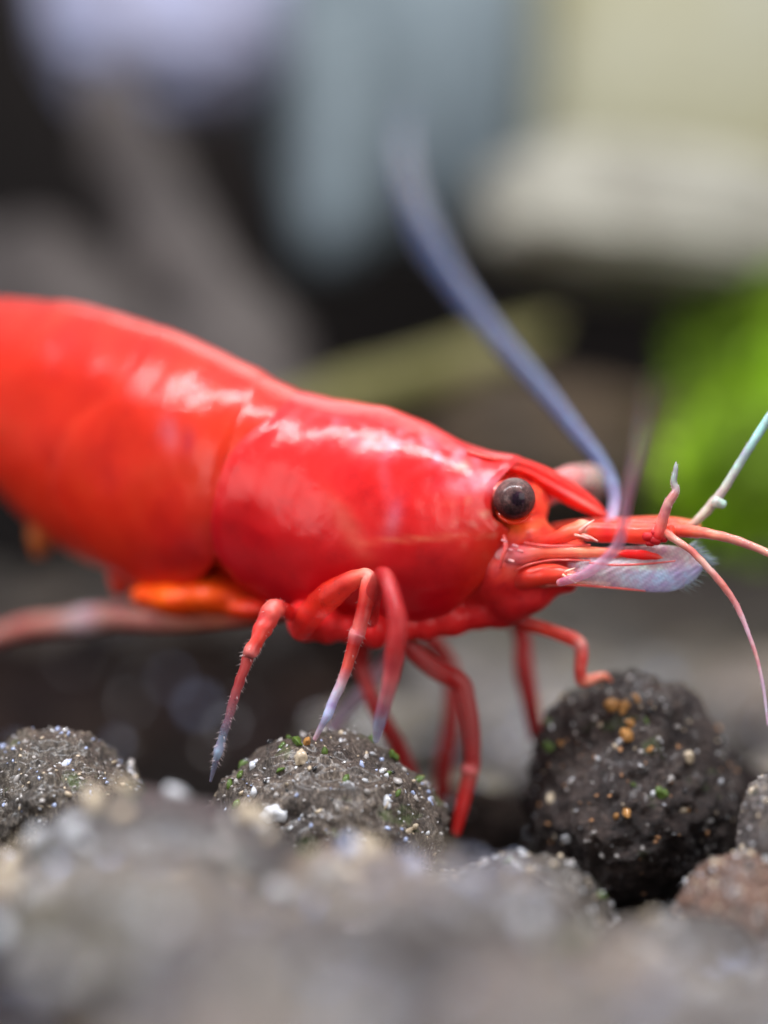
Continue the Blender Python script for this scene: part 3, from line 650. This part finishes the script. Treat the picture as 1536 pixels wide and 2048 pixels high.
# dark red ball-like joint where the flagella spring
for i, (x, y, w_) in enumerate(((1296, 1073, 22), (1310, 1080, 24), (1324, 1076, 22), (1312, 1066, 20), (1300, 1086, 14))):
    tubep('joint_knob', [(x-5, y, .0, w_*.8, (.42, .01, .015)), (x+5, y+1, .0, w_*.8, (.5, .012, .015))], M_core, .2)
FL = [('antennule_flagellum', 'short upright flagellum, red at its foot and grey at the tip', [(1316, 1072, .0, 26, B), (1324, 1046, -.05, 22, (.66, .12, .1)), (1334, 1012, -.1, 20, (.50, .22, .2)), (1347, 990, -.1, 18, (.52, .2, .17)), (1352, 978, -.1, 16, (.5, .4, .38)), (1347, 965, -.1, 13, (.28, .30, .28)), (1351, 940, -.1, 11, (.30, .33, .32)), (1352, 925, -.1, 4, (.3, .33, .32))]),
      ('antennule_flagellum', 'pale teal flagellum rising to the right edge', [(1375, 1056, .9, 16, (.8, .14, .06)), (1395, 1040, .8, 17, (.62, .42, .34)), (1425, 1008, .7, 21, (.58, .48, .40)), (1450, 975, .6, 18, (.52, .50, .42)), (1490, 910, .5, 18, (.36, .50, .48)), (1536, 838, .4, 18, (.36, .58, .56)), (1600, 740, .3, 14, (.36, .58, .56))]),
      ('antennule_flagellum', 'orange flagellum reaching right', [(1345, 1060, .4, 30, A), (1385, 1064, .3, 25, (.82, .12, .06)), (1420, 1068, .1, 21, (.74, .18, .12)), (1470, 1080, -.1, 19, (.62, .24, .18)), (1536, 1106, -.4, 15, (.6, .26, .2)), (1620, 1150, -.8, 12, (.6, .26, .2))]),
      ('antennule_flagellum', 'thin pink flagellum curving down past the dark granule', [(1325, 1062, .0, 20, A), (1352, 1080, -.1, 15, (.74, .3, .25)), (1385, 1104, -.15, 14, (.72, .22, .16)), (1415, 1135, -.2, 14, (.72, .35, .32)), (1447, 1172, -.2, 15, (.62, .14, .12)), (1475, 1215, -.2, 12, (.62, .25, .26)), (1495, 1262, -.25, 9, (.60, .35, .44)), (1512, 1310, -.3, 8, (.56, .2, .2)), (1526, 1370, -.4, 7, (.5, .35, .45)), (1536, 1450, -.5, 5, (.5, .35, .45))])]
for nm, lb, pts in FL:
    me, cs, ws, T = tube_mesh(nm, [(*p[:4], tuple(c*.92 for c in p[4])) for p in pts], 14, 8, .14, 9); o = part(nm, me, M_leg); o['label'] = lb
    setae(o, cs, ws, T, 26, .03, .07, hash(lb) % 97 if False else len(lb), rng=(.2, .95))
# knob on the teal flagellum
tubep('flagellum_knob', [(1432, 1004, .55, 22, (.45, .52, .45)), (1446, 1008, .55, 18, (.4, .52, .46))], M_leg, .25)
# long antennae
BL = (.07, .08, .155); PK = (.80, .42, .58, .5)
tubep('antenna', [(1215, 1060, 1.8, 30, (.5, .3, .42)), (1232, 1000, 2.4, 30, (.18, .16, .26)), (1205, 930, 3.2, 31, BL), (1150, 858, 4.6, 34, BL), (1075, 765, 6.4, 38, (.06, .07, .13)), (1000, 680, 8.2, 44, (.05, .06, .12)), (920, 580, 10.4, 52, (.035, .045, .10, .9)), (850, 465, 13, 66, (.03, .04, .09, .75)), (815, 360, 16, 60, (.04, .045, .09, .5)), (808, 270, 19, 40, (.1, .12, .2, .25)), (815, 200, 21, 16, (.1, .12, .2, .1))], M_clear, .03, 'blue-grey far antenna sweeping up and back')
tubep('antenna', [(1120, 1165, .0, 16, (.7, .25, .3, .7)), (1165, 1150, -.6, 20, PK), (1205, 1125, -1.1, 22, PK), (1235, 1090, -1.6, 22, PK), (1246, 1050, -2.2, 20, PK), (1256, 985, -3.4, 18, PK), (1276, 900, -5, 16, (.9, .78, .85, .3)), (1290, 820, -6.5, 14, (.9, .8, .9, .16)), (1302, 750, -8, 8, (.9, .8, .9, .05))], M_clear, .03, 'faint pink near antenna passing before the head')
# second antenna base, mouth limb and antennal scale
tubep('antenna_base', [(1000, 1112, .75, 44, (.78, .2, .2)), (1040, 1110, .6, 40, (.78, .12, .14)), (1090, 1104, .5, 28, (.88, .14, .08)), (1150, 1104, .42, 24, (.9, .2, .12)), (1210, 1106, .4, 22, (.88, .16, .09)), (1255, 1108, .4, 16, (.86, .1, .06))])
tubep('mouth_limb', [(990, 1165, 1.4, 50, (.66, .02, .02)), (1050, 1155, .75, 46, (.70, .03, .02)), (1080, 1150, .55, 44, (.76, .04, .02)), (1110, 1148, .45, 40, (.80, .06, .03)), (1142, 1152, .4, 26, (.84, .15, .1)), (1150, 1160, .4, 12, (.85, .3, .25))], label='red mouth limb with tiny spines under the antenna base')
tubep('mouth_limb', [(1000, 1180, 1.0, 30, (.6, .02, .02)), (1080, 1168, .8, 16, (.8, .12, .08)), (1160, 1166, .6, 10, (.85, .3, .2)), (1220, 1168, .5, 6, (.8, .4, .3))])
for (x, y, x2, y2) in ((1132, 1143, 1150, 1136), (1136, 1150, 1158, 1150), (1126, 1150, 1140, 1160), (1138, 1158, 1152, 1166)):
    tubep('joint_spine', [(x, y, .15, 6, (.9, .4, .3)), (x2, y2, .1, 1.5, (.9, .6, .5))], M_clear, 0, sides=8)
for pts in ([(1030, 1142, .55, 3), (1050, 1132, .36, 4), (1070, 1126, .3, 4), (1110, 1120, .25, 4), (1180, 1121, .3, 3)], [(1050, 1086, .5, 7), (1090, 1092, .38, 7), (1140, 1092, .36, 6), (1180, 1090, .36, 4)], [(1008, 1072, .55, 8), (1012, 1092, .4, 10), (1006, 1112, .4, 9), (1000, 1135, .5, 6)], [(1090, 1170, .5, 5), (1150, 1170, .45, 6), (1230, 1176, .42, 5), (1290, 1182, .42, 3)], [(1180, 1126, .24, 4), (1230, 1130, .2, 5), (1290, 1128, .2, 5), (1350, 1122, .3, 3)]):
    tubep('cuticle_ridge', [(*p, (.84, .12, .10, .7)) for p in pts], M_clear, .3, sides=8)
for (x, y) in ((1018, 1098), (1030, 1090), (1008, 1080), (1022, 1120), (1040, 1100)):
    tubep('cuticle_ridge', [(x-4, y, .42, 5, (.88, .4, .4, .8)), (x+5, y+3, .4, 6, (.88, .3, .3, .8))], M_clear, .4, sides=8)
# antennal scale: thin translucent blade with a hair fringe
SUP = [(1150, 1120), (1200, 1096), (1260, 1092), (1320, 1090), (1360, 1094), (1395, 1108), (1412, 1128)]
SLO = [(1150, 1164), (1200, 1172), (1250, 1178), (1300, 1184), (1345, 1182), (1385, 1165), (1412, 1132)]
vs, fs, cc = [], [], []; nu, nv = 60, 20
for i in range(nu+1):
    x = lerp(1130, 1412, i/nu)
    for j in range(nv+1):
        v_ = j/nv; y = lerp(interp(SUP, x), interp(SLO, x), v_)
        Yp = .42-.16*math.sin(v_*math.pi)+.012*math.sin((x*.5+y*1.1)*.42)+.0006*(x-1130)
        vs.append(P(x, y, Yp))
        c = mixv((.86, .62, .68, .66), (.66, .64, .98, .86), sm(1180, 1330, x)*sm(.25, .7, v_)); c = mixv(c, (.82, .70, .60, .72), .7*blob(x, y, 1290, 1134, 60, 7)); c = mixv(c, (.66, .32, .36, .7), .7*(1-sm(.0, .3, v_))*(1-sm(1300, 1380, x)))
        st = .5+.5*math.sin((x*.8+y*.9)*.5+2*noise.noise(Vector((x*.03, y*.03, 0))))
        cc.append((c[0]*(.8+.3*st), c[1]*(.8+.3*st), min(1, c[2]*(.85+.2*st)), c[3]*(.85+.2*st)*sm(1130, 1200, x)*(1-.55*sm(.75, 1, v_))))
for i in range(nu):
    for j in range(nv): a = i*(nv+1)+j; fs.append((a, a+1, a+nv+2, a+nv+1))
sc = part('antennal_scale', mesh('antennal_scale', vs, fs, cc), M_clear); sc['label'] = 'translucent lavender blade under the antennules'
so = sc.modifiers.new('thickness', 'SOLIDIFY'); so.thickness = .03
# red pigment lens in the scale
tubep('pigment_patch', [(1238, 1108, .18, 4, (.7, .01, .01)), (1255, 1108, .18, 17, (.74, .01, .01)), (1285, 1110, .18, 20, (.74, .01, .01)), (1310, 1113, .18, 13, (.76, .02, .015)), (1326, 1116, .2, 2, (.8, .1, .08))], M_core, 0, flat=.5)
rnd = random.Random(9); vs, fs = [], []
for i in range(110):
    t = rnd.random(); ang = lerp(-60, 75, t)
    if t < .75: x = lerp(1375, 1412, sm(0, .6, t)); y = lerp(1092, 1130, t/.75)
    else: x = lerp(1412, 1360, (t-.75)/.25); y = lerp(1130, 1178, (t-.75)/.25)
    L = rnd.uniform(14, 34); a = R(ang*.6+rnd.uniform(-8, 8)); p = P(x, y, .55+rnd.uniform(-.1, .25)); tip = P(x+L*math.cos(a), y+L*math.sin(a)*.8-2, .6+rnd.uniform(-.1, .3))
    d = (tip-p).normalized(); u = d.orthogonal().normalized()*.016; v_ = d.cross(u).normalized()*.016; q = len(vs)
    vs += [p+u, p-u*.5+v_, p-u*.5-v_, tip]; fs += [(q, q+1, q+3), (q+1, q+2, q+3), (q+2, q, q+3), (q, q+2, q+1)]
fr = link('fringe', mesh('fringe', vs, fs), M_fringe, sc, kind='stuff', smooth=False)
print('objects', len(bpy.data.objects))
